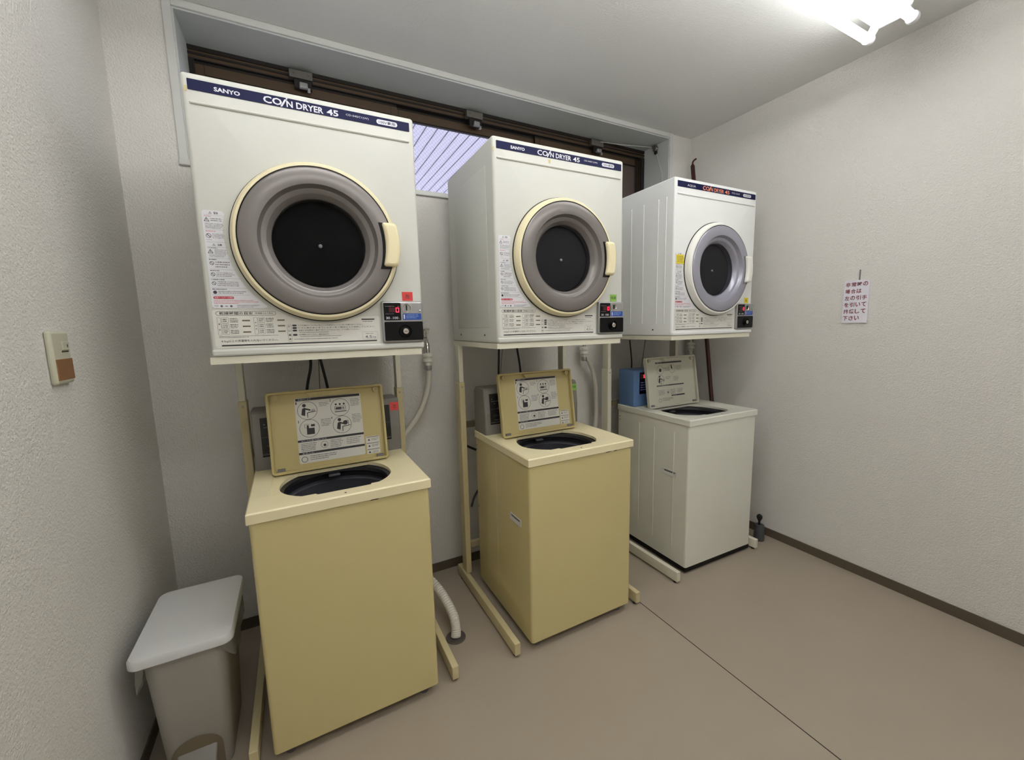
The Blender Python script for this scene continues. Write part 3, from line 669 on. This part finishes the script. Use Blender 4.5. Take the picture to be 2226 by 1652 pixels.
        b = MB(); b.rbox(.008, .47, .402, .53, H+.0005, H+.212, .004); cb = b.build('control_box', 'bluebox', e, label='blue painted coin box')
        b = MB(); b.poly(rrect(.050, .36, H+.072, H+.198, .003, 2), .0015, off=.4008, mi=0); b.poly([(.056, H+.085), (.354, H+.085), (.354, H+.148), (.056, H+.148)], .001, off=.4003, mi=1)
        kp = b.build('keypad', ['black', 'navy'], cb)
        b = MB(); 
        x_, z_ = .078, H+.166; s_ = .011; h_ = .017
        for (a0, a1, c0, c1) in ((0, s_, 0, .003), (0, s_, h_-.003, h_), (0, .003, 0, h_), (s_-.003, s_, 0, h_)): rect(b, x_+a0, x_+a1, z_+c0, z_+c1, .3995, 0)
        b.build('digital_display', ['led'], cb, label='red lit digit')
        b = MB(); fine(b, .056, .1, H+.16, H+.19, .3999, 4, 1, seed=95); fine(b, .058, .1, H+.09, H+.145, .3999, 4, 0, seed=96); b.build('keypad_print', ['lblue', 'ink_g'], kp)
    # open lid leaning back
    lw0, lw1 = .056, .455; LH = .292
    lid = MB(); fm = .011
    def LL(i, y, rr=.012): return [(x, y, z) for x, z in rrect(lw0+i, lw1-i, i, LH-i, max(rr-i, .003), 4, 10)]
    lid.loops([LL(fm, .0), LL(fm-.0015, -.013), LL(fm-.004, -.0155), LL(.002, -.0155), LL(0, -.013), LL(0, .006), LL(.004, .010)], 0, cap0=True, cap1=True)
    lid.poly([(.185, LH-.010), (.345, LH-.010), (.335, LH-.026), (.195, LH-.026)][::-1], .018, off=-.0195)     # finger grip
    for x in (lw0+.028, lw1-.028): lid.lathe([(.010, 0), (.010, -.0155), (.004, -.0155), (.004, -.012)], (x, 0, LH-.020), 'y', 16, cap1=True)
    for x in (lw0+.03, lw1-.03): lid.lathe([(.008, -.012), (.008, .012)], (x, -.002, .012), 'x', 12, mi=1, cap0=True, cap1=True)
    lean = math.atan2(.045, .29)
    X = Matrix.Translation((0, .333, H-.006)) @ Matrix.Rotation(-lean, 4, 'X')
    lo_ = lid.build('lid', [lidm, 'ink_g'], e, xf=X)
    Y_ = -.0006
    lb = MB(); lx0, lx1, lz0, lz1 = .145, .372, .026, .264
    if k < 2: lb.poly(rrect(lx0, lx1, lz0, lz1, .006, 3), .0005, off=-.0005, mi=0); lb.poly(rrect(.378, .428, .024, .092, .002, 2), .0004, off=-.0005, mi=0)
    else: lx0, lx1 = .135, .352; lb.poly(rrect(lx0, lx1, lz0, lz1, .006, 3), .0005, off=-.0005, mi=0)
    lo2 = lb.build('lid_label', ['label_i' if k < 2 else 'wash_l'], lo_, xf=X)
    p = MB(); y = -.0010; w_ = lx1-lx0
    def U(u): return lx0+w_*u
    def V(v): return lz0+(lz1-lz0)*v
    rect(p, U(.015), U(.985), V(.955), V(.992), y, 0); text(p, '洗濯のしかた', U(.05), U(.24), V(.962), V(.986), y-.0003, 2)
    def circ(u, v, r=.033): disc(p, U(u), V(v), r, y, 0, 40, r-.0013)
    def man(u, v, arm=0):
        x, z = U(u), V(v)
        disc(p, x-.012, z+.019, .0062, y-.0002, 0, 16)
        p.add([(x-.019, y, z+.008), (x-.011, y, z+.011), (x-.008, y, z+.006), (x-.011, y, z-.019), (x-.023, y, z-.014)], [(0, 1, 2, 3, 4)], 0)
        p.add([(x-.012, y, z+.011), (x-.009, y, z+.004), (x+.007, y, z-.002), (x+.009, y, z+.003)], [(0, 1, 2, 3)], 0)
        p.add([(x-.002, y, z-.006), (x+.026, y, z-.004), (x+.026, y, z-.006), (x-.001, y, z-.009)], [(0, 1, 2, 3)], 0)
        p.add([(x-.004, y, z-.008), (x-.001, y, z-.006), (x-.002, y, z-.026), (x-.004, y, z-.026)], [(0, 1, 2, 3)], 0)
        if arm: disc(p, x+.008, z+.006, .0085, y-.0002, 0, 14); rect(p, x+.018, x+.0195, z-.004, z+.013, y, 0); rect(p, x+.012, x+.0195, z+.012, z+.0135, y, 0)
        else:
            for q in range(4): p.add([(x+.010+.003*q, y, z-.004), (x+.012+.003*q, y, z-.004), (x+.014+.003*q, y, z+.006+.002*(q % 2))], [(0, 1, 2)], 0)
    if k < 2:
        circ(.175, .80); man(.185, .80); circ(.665, .80); circ(.185, .525); circ(.675, .525); man(.69, .525, 1)
        x, z = U(.665), V(.80)
        rect(p, x-.016, x+.005, z-.007, z+.001, y, 0); frame(p, x-.020, x+.020, z-.010, z+.005, y, .0012, .002, 0); disc(p, x+.011, z-.003, .004, y, 0, 12, .002)
        for q in (-.014, 0, .014): disc(p, x+q, z+.012, .0038, y, 0, 10)
        rect(p, x-.020, x+.022, z-.017, z-.014, y, 0)
        x, z = U(.185), V(.525); p.add([(x-.010, y, z-.022), (x+.016, y, z-.022), (x+.016, y, z+.001), (x-.002, y, z+.001), (x-.004, y, z+.012), (x-.009, y, z+.012)], [(0, 1, 2, 3, 4, 5)], 0)
        rect(p, x+.005, x+.018, z+.006, z+.014, y, 0); frame(p, x-.016, x-.002, z+.002, z+.016, y, .001, .002, 0)
        for q, (u, v) in enumerate(((.0, .905), (.5, .905), (.01, .62), (.5, .63))): text(p, str(q+1), U(u)+.003, U(u)+.007, V(v), V(v)+.009, y, 0, .02)
        for q, (u, v, r) in enumerate(((.35, .84, 3), (.83, .80, 5), (.36, .53, 5), (.84, .53, 6))): fine(p, U(u), U(u+.15), V(v), V(v)+.0058*r, y, r, 3, seed=200+q)
    else:
        circ(.17, .80, .026); circ(.6, .82, .026); circ(.17, .56, .026); man(.18, .56)
        x, z = U(.17), V(.80); disc(p, x, z-.002, .010, y, 0, 14); x, z = U(.6), V(.82); p.add([(x-.008, y, z+.02), (x, y, z+.02), (x+.006, y, z-.004), (x-.006, y, z)], [(0, 1, 2, 3)], 0)
        for q, (u, v, r) in enumerate(((.32, .76, 4), (.76, .76, 5), (.34, .56, 3), (.62, .5, 5))): fine(p, U(u), U(u+.2), V(v), V(v)+.0058*r, y, r, 3, seed=210+q)
    rect(p, U(.0), U(1), V(.325 if k < 2 else .40), V(.358 if k < 2 else .428), y, 0); text(p, 'おしゃれ着の洗いかた', U(.05), U(.42), V(.331 if k < 2 else .405), V(.352 if k < 2 else .423), y-.0003, 2)
    fine(p, U(.04), U(.27), V(.18), V(.31), y, 5, 3, seed=220); disc(p, U(.38), V(.25), .0125, y, 3, 20, .0112); disc(p, U(.385), V(.24), .005, y, 0, 8); fine(p, U(.47), U(.67), V(.18), V(.31), y, 5, 3, seed=221); fine(p, U(.72), U(.95), V(.20), V(.31), y, 4, 3, seed=222)
    rect(p, U(.0 if k < 2 else .5), U(1), V(.135), V(.168), y, 0); text(p, 'お手入れ', U(.05 if k < 2 else .55), U(.22 if k < 2 else .7), V(.140), V(.162), y-.0003, 2)
    disc(p, U(.075), V(.06), .0105, y, 0, 20, .0088); fine(p, U(.16), U(.6), V(.03), V(.115), y, 3, 3, fill=.6, seed=223)
    if k < 2:
        for q in range(3):
            z = .086-.024*q; rect(p, .380, .426, z+.0015, z+.004, y, 3); p.add([(.384, y, z-.011), (.393, y, z-.011), (.3885, y, z-.003)], [(0, 1, 2)], 0); fine(p, .398, .424, z-.012, z-.002, y, 2, 3, seed=230+q)
    p.build('lid_label_print', ['ink', 'ink', 'print', 'ink_g'], lo2, xf=X)
    if k < 2:
        b = MB(); q = ((.33, .045), (.375, .05))[k]
        b.poly([(q[0], H-R-.0045), (q[0]+.022, H-R-.0045), (q[0]+.030, H-R-.0005), (q[0]+.012, H-R+.001), (q[0]+.004, H-R)][::-1], .0006, off=.0043)
        b.poly([(q[0]-.16, H-R-.0012), (q[0]-.09, H-R-.0022), (q[0]-.03, H-R-.0012), (q[0]-.09, H-R-.0)][::-1], .0005, off=.0045)
        if k: b.poly([(q[0]+.045, H-R-.0045), (q[0]+.058, H-R-.0045), (q[0]+.062, H-R), (q[0]+.045, H-R)][::-1], .0006, off=.0043)
        b.build('paint_chip', 'chip', e, label='dark chipped paint under the top cover')
    return e
WS = [(-.1621, 1.2956, .0124), (.7357, 1.296, -.0003), (1.685, 1.3528, -.022)]
WL = ('cream yellow washing machine nearest the left wall, lid open', 'cream yellow washing machine in the middle of the row, lid open', 'white washing machine with a blue coin box and open lid')
for k in range(3):
    e = make_washer(k); x, y, a = WS[k]; e.location = (x, y, 0); e.rotation_euler = (0, 0, a); tag(e, WL[k], 'washing machine', 'top loading washing machines')
# ---------------------------------------------------------------- plumbing
def bez(pts, n=8):
    pts = [Vector(p) for p in pts]; out = []
    P = [2*pts[0]-pts[1]]+pts+[2*pts[-1]-pts[-2]]
    for i in range(1, len(P)-2):
        for j in range(n):
            t = j/n; a, b_, c, d = P[i-1], P[i], P[i+1], P[i+2]
            out.append(.5*((2*b_)+(c-a)*t+(2*a-5*b_+4*c-d)*t*t+(3*b_-a-3*c+d)*t**3))
    out.append(pts[-1]); return out
def tap(x, z, lab):
    e = empty('water_tap', (x, YB, z), label=lab, cat='tap', group='taps on the back wall')
    b = MB(); b.tube([(0, 0, .02), (0, -.02, .022), (0, -.045, .015), (0, -.062, -.01), (0, -.064, -.045)], .011, 12); b.lathe([(.02, 0), (.02, -.005)], (0, 0, .02), 'y', 18, cap1=True); b.build('spout', 'chrome', e)
    b = MB(); b.lathe([(.007, 0), (.007, .035)], (0, -.03, .03), 'z', 12); b.tube([(-.022, -.03, .07), (.022, -.03, .07)], .006, 10); b.tube([(0, -.052, .07), (0, -.008, .07)], .006, 10); b.build('tap_handle', 'chrome', e)
    return e
tap(.566, 1.225, 'chrome water tap beside the left dryer'); tap(1.512, 1.215, 'chrome water tap behind the middle dryer'); tap(2.435, 1.205, 'chrome water tap behind the right dryer')
def hose(name, x, z, pts, lab):
    e = empty(name, (x, YB-.064, z), label=lab, cat='hose', group='water supply hoses')
    b = MB(); b.lathe([(.012, -.045), (.0155, -.048), (.026, -.050), (.027, -.062), (.020, -.064), (.019, -.072), (.025, -.074), (.025, -.086), (.016, -.090), (.015, -.105), (.012, -.106)], (0, 0, 0), 'z', 24, cap0=True, cap1=True)
    b.build('connector', 'hose', e)
    b = MB(); b.lathe([(.0155, -.106), (.0165, -.11), (.0165, -.125), (.0145, -.13)], (0, 0, 0), 'z', 18); b.build('collar', 'steel', e)
    b = MB(); b.tube(bez([(p[0]-x, p[1]-(YB-.064), p[2]-z) for p in pts]), .0135, 12); b.build('hose_pipe', 'hose_g', e)
hose('supply_hose', .566, 1.225, [(.566, 1.97, 1.12), (.566, 1.97, 1.06), (.552, 1.965, .99), (.519, 1.955, .915), (.47, 1.94, .85), (.40, 1.93, .78), (.30, 1.90, .70)], 'white water hose curving down beside the left washing machine')
hose('supply_hose', 1.512, 1.215, [(1.52, 1.97, 1.11), (1.55, 1.965, 1.07), (1.582, 1.965, .985), (1.596, 1.962, .868), (1.590, 1.958, .72), (1.55, 1.955, .55), (1.45, 1.95, .42)], 'white water hose behind the middle washing machine')
hose('supply_hose', 2.435, 1.205, [(2.418, 1.96, 1.10), (2.425, 1.95, 1.05), (2.43, 1.94, 1.0), (2.42, 1.93, .94), (2.38, 1.92, .88), (2.30, 1.91, .80)], 'white water hose behind the right washing machine')
b = MB(); pts = bez([(.36, 1.84, .17), (.44, 1.80, .155), (.487, 1.74, .112), (.505, 1.66, .085), (.511, 1.58, .060), (.505, 1.54, .03), (.500, 1.530, .003)], 14); b.tube(pts, .021, 16, rings=1)
tag(b.build('drain_hose', 'hose'), 'white corrugated drain hose running into the floor drain by the left washer', 'hose')
for x, y, lab in ((.500, 1.530, 'round grey floor drain plate with a white hose in it'), (1.362, 1.52, 'round grey floor drain plate behind the middle washer')):
    b = MB(); b.lathe([(.042, 0), (.042, .002), (.038, .0035), (.034, .0025), (.021, .0035)], (0, 0, 0), 'z', 36, cap1=True); o = b.build('floor_drain', 'drain'); o.location = (x, y, .0); tag(o, lab, 'drain', 'floor drains')
# cables
def cable(pts, r, lab, mt='cable'):
    b = MB(); b.tube(bez(pts), r, 8); tag(b.build('power_cable', mt), lab, 'cable', 'cables hanging behind the machines')
cable([(.049, 1.85, 1.205), (.045, 1.85, 1.15), (.027, 1.85, 1.073), (.0, 1.86, .90), (.0, 1.865, .70)], .0055, 'black cable hanging under the left dryer, slanting left')
cable([(.081, 1.85, 1.205), (.086, 1.85, 1.17), (.102, 1.85, 1.066), (.12, 1.86, .90), (.12, 1.865, .70)], .0055, 'black cable hanging under the left dryer, slanting right')
cable([(.079, 1.87, 1.205), (.072, 1.87, 1.0), (.07, 1.865, .75)], .0018, 'thin dark wire hanging between two black cables under the left dryer', 'ink_b')
cable([(.894, 1.85, 1.205), (.888, 1.85, 1.07), (.885, 1.86, .9), (.86, 1.865, .75)], .0055, 'black cable hanging under the middle dryer, nearest its left post')
cable([(.993, 1.85, 1.205), (1.012, 1.85, 1.073), (1.02, 1.86, .9), (1.02, 1.862, .7)], .0055, 'black cable hanging under the middle dryer, behind the open lid')
cable([(.92, 1.86, 1.205), (.904, 1.86, 1.065), (.90, 1.87, .9), (.88, 1.87, .75)], .002, 'thin brown wire hanging under the middle dryer', 'ink_b')
cable([(1.785, 1.88, 1.20), (1.803, 1.88, 1.05), (1.80, 1.893, .95), (1.79, 1.897, .86)], .004, 'black cable hanging down behind the blue coin box')
cable([(1.912, 1.88, 1.20), (1.892, 1.88, 1.08), (1.89, 1.893, .95), (1.9, 1.897, .86)], .0025, 'thin brown wire hanging behind the blue coin box', 'ink_b')
cable([(.70, 1.93, .72), (.76, 1.95, .68), (.84, 1.93, .64), (.9, 1.94, .62)], .006, 'black cable looping behind the middle washing machine near the back wall')
cable([(.72, 1.86, .40), (.76, 1.88, .46), (.85, 1.9, .52)], .006, 'black cable rising low behind the middle washing machine')
# ---------------------------------------------------------------- window opening rod, pulley, bollard
e = empty('hook_pole', (2.40, 1.53, 0), label='dark red brown hooked pole leaning in the right back corner', cat='pole')
b = MB(); b.tube([(0, 0, 0), (0, .236, .787), (.004, .448, 2.315), (.004, .449, 2.328)], [.013, .013, .013, .006], 12); b.build('shaft', 'rod', e)
b = MB(); b.tube([(.004, .449, 2.322), (.006, .450, 2.340), (.014, .447, 2.352), (.027, .441, 2.362)], .0055, 10); b.build('hook', 'rod', e)
e = empty('wire_pulley', (2.2415, 2.135, 2.45), label='small grey pulley with a thin wire on the right side of the window recess', cat='pulley')
b = MB(); b.lathe([(.014, 0), (.018, -.006), (.014, -.012), (.018, -.018), (.012, -.022)], (0, 0, 0), 'x', 20, cap1=True); b.rbox(-.02, 0, -.006, .028, .012, .0235, .002); b.build('wheel', 'zinc', e)
b = MB(); b.rbox(-.02, -.004, -.012, .004, -.035, -.018, .002); b.build('stop', 'rubber', e)
b = MB(); b.tube([(-.012, -.006, -.02), (-.010, -.03, -.09), (-.004, -.055, -.17), (-.003, -.065, -.40)], .0016, 6); b.tube([(-.012, .02, .016), (-.25, .07, .012), (-.42, .07, -.0)], .0016, 6); b.build('wire', 'hose', e)
e = empty('floor_canister', (2.36, 1.385, 0), label='small dark grey canister with a black knob handle standing by the right wall', cat='canister')
b = MB(); b.lathe([(.028, 0), (.029, .003), (.026, .09), (.023, .095), (.008, .095)], (0, 0, 0), 'z', 28, cap0=True, cap1=True); b.build('cup', 'canister', e)
b = MB(); b.lathe([(.006, .093), (.006, .118), (.010, .125), (.016, .140), (.014, .152), (.005, .160)], (-.004, 0, 0), 'z', 18, cap1=True); b.build('handle', 'rubber', e)
# ---------------------------------------------------------------- notice sign (right wall) and light switch (left wall)
e = empty('notice_sign', (XR, 1.035, 1.38), label='small white notice with dark red Japanese lettering on the right wall', cat='sign')
b = MB(); b.poly([(.0505, .1045), (-.051, .1015), (-.0525, -.1035), (.052, -.1025)], .005, off=-.0065, axis='x'); b.build('board', 'sign', e)
b = MB()
rows = [('非常時の', 4), ('場合は', 3), ('左の引手', 4), ('を引いて', 4), ('排煙して', 4), ('下さい', 3)]
t = MB(); cell = .0235
for i, (s_, n_) in enumerate(rows):
    for j, ch in enumerate(s_):
        x = -.0465+j*cell; z = .072-i*.0325
        text(t, ch, x+.001, x+.0205, z+.001, z+.022, 0, 0, .022)
t.v = [(-.0068, -x-.0015*z/.1, z+x*.015) for x, y, z in t.v]; t.flat = True
t.build('sign_lettering', 'sign_r', e)
b = MB(); b.box(-.005, -.001, -.0105, -.0065, .1015, .152); b.build('hanging_strip', 'ink_g', e)
e = empty('light_switch', (XL, 1.372, 1.25), label='ivory wall switch with a brown lower half on the left wall', cat='switch')
def yz(mb, d0, d1, y0, y1, z0, z1, r, mi=0):
    n0 = len(mb.v); mb.rbox(y0, y1, -d1, -d0, z0, z1, r, mi); mb.v[n0:] = [(-y, x, z) for x, y, z in mb.v[n0:]]
b = MB(); yz(b, 0, .013, -.043, .043, -.0625, .063, .006); b.build('switch_plate', 'switch', e)
b = MB(); yz(b, .012, .0145, -.037, .041, -.053, -.003, .001); b.build('brown_tape', 'wood', e, label='brown tape covering the lower half')
b = MB(); yz(b, .012, .0165, -.002, .030, .017, .038, .002); b.box(.0165, .0168, .018, .022, .024, .031, 1); b.box(.013, .0135, -.002, .030, .0125, .0155, 1); b.build('toggle', ['switch', 'ink'], e)
# ---------------------------------------------------------------- waste bin
e = empty('pedal_bin', (-.345, 1.505, 0), label='grey plastic pedal bin with closed lid in the left corner', cat='bin')
def RL(x0, x1, y0, y1, r, z, k=6): return [(x, y, z) for x, y in rrect(x0, x1, y0, y1, r, 6, k)]
b = MB()
b.loops([RL(-.078, .072, -.122, .125, .03, .0), RL(-.08, .074, -.125, .13, .03, .004), RL(-.10, .094, -.148, .148, .04, .415), RL(-.108, .102, -.154, .154, .04, .418), RL(-.108, .102, -.154, .154, .04, .424), RL(-.09, .085, -.14, .14, .03, .424), RL(-.07, .065, -.115, .12, .03, .03)], 0, cap0=True, cap1=True)
b.build('bin_body', 'bin', e)
b = MB()
b.loops([RL(-.119, .113, -.167, .167, .026, .418), RL(-.122, .116, -.170, .170, .028, .420), RL(-.122, .116, -.170, .170, .028, .438), RL(-.118, .112, -.166, .166, .026, .445), RL(-.10, .096, -.147, .145, .03, .448), RL(-.03, .03, -.05, .05, .02, .451)], 0, cap1=True)
b.build('bin_lid', 'binlid', e)
b = MB(); b.tube([(-.06, .166, .435), (.06, .166, .435)], .007, 10); b.build('hinge', 'binlid', e)
# pedal arch
b = MB(); pts = [(-.062, .0), (-.062, .085)]+[(-.0+.062*math.cos(a), .085+.052*math.sin(a)) for a in [PI-PI*i/14 for i in range(1, 14)]]+[(.062, .085), (.062, .0)]
def fy(z, o=0): return -.1255-(z/.411)*.0225-o
b.loops([[(x-.004, fy(z, .0014), z+.001) for x, z in pts], [(x-.004, fy(z, .0005), z+.001) for x, z in pts]], 0, True, True, False); ar = b.build('pedal_recess', 'ink_b', e)
b = MB(); b.loops([[(x, y, z) for x, z in rrect(-.052, .044, .052+dz, .070+dz, .006, 3)] for y, dz in ((-.126, .03), (-.15, .012), (-.172, 0), (-.176, -.001))], 0, True, True); b.build('pedal', 'grey_b', e)
# clear bag edge showing under the lid
b = MB(); ls = []
per = rrect(-.112, .108, -.158, .157, .036, 8, 16)
rn = random.Random(5); ph = [rn.uniform(0, 6) for _ in range(4)]
for q, (zz_, o_) in enumerate(((.4175, -.003), (.405, .004), (.385, .012), (.36, .009))):
    l = []
    for i, (x, y) in enumerate(per):
        a = i/len(per)*2*PI; wv = math.sin(a*13+ph[0])*.004*q+math.sin(a*29+ph[1])*.002*q
        side = max(0, abs(x)/.11-.55)*1.0
        l.append((x*(1+(o_+wv*.8)*7*.4), y*(1+(o_+wv)*.5), zz_-side*.03*q*.6*(1+.5*math.sin(a*5+ph[2]))+.019*q*min(1, max(0, (-.10-y)/.045))*min(1, max(0, (.112-abs(x))/.03))))
    ls.append(l)
b.loops(ls, 0); b.build('bag_edge', 'bag', e, label='clear plastic bag edge sticking out under the lid')
# ---------------------------------------------------------------- ceiling lamps, one seen and the others added
def lamp(x1, lab, y, tm):
    Lx = 1.235; e = empty('ceiling_lamp', (x1-Lx/2, y, ZC), label=lab, cat='ceiling lamp', group='fluorescent ceiling lamps')
    h = Lx/2
    b = MB(); pr = [(-.075, 0), (-.062, -.05), (-.045, -.084), (.045, -.084), (.062, -.05), (.075, 0)]
    b.loops([[(x, y, z) for y, z in pr] for x in (-h, h)], 0, True, True, False); b.build('housing', 'lampbody', e)
    for s in (-1, 1):
        for sx in (-1, 1):
            b = MB(); x = sx*(h-.008)
            b.lathe([(.019, -.011), (.021, -.004), (.021, .004), (.019, .011)], (x, s*.067, -.109), 'x', 20, cap0=True, cap1=True)
            b.add([(x-.008, s*.03, -.07), (x+.008, s*.03, -.07), (x+.008, s*.06, -.118), (x-.008, s*.06, -.118), (x-.008, s*.045, -.04), (x+.008, s*.045, -.04), (x+.008, s*.075, -.096), (x-.008, s*.075, -.096)], [(0, 1, 2, 3), (4, 7, 6, 5), (0, 4, 5, 1), (3, 2, 6, 7), (0, 3, 7, 4), (1, 5, 6, 2)], 0)
            b.build('socket', 'lampbody', e)
        b = MB(); b.lathe([(.0162, -h+.019), (.0162, h-.019)], (0, s*.067, -.109), 'x', 20, cap0=True, cap1=True); b.build('fluorescent_tube', tm, e, label='lit fluorescent tube')
    for q in (h-.10, h-.16): 
        b = MB(); b.rbox(q-.005, q+.005, -.05, -.028, -.085, -.07, .002); b.build('clip', 'lampbody', e)
lamp(2.13, 'lit twin tube fluorescent lamp on the ceiling near the right wall', .861, 'tube_a')
lamp(.885, 'unseen twin tube fluorescent lamp added on the ceiling above the left and middle machines', .861, 'tube_b')  # added out of view, in line with the seen lamp, to even the light
lamp(2.13, 'unseen twin tube fluorescent lamp added on the ceiling behind the viewer, nearer the right wall', -.4, 'tube_b')  # unseen lamp added to spread light more evenly over the room
lamp(.885, 'unseen twin tube fluorescent lamp added on the ceiling behind the viewer, nearer the left wall', -.4, 'tube_a')  # another unseen lamp added to even out the room light
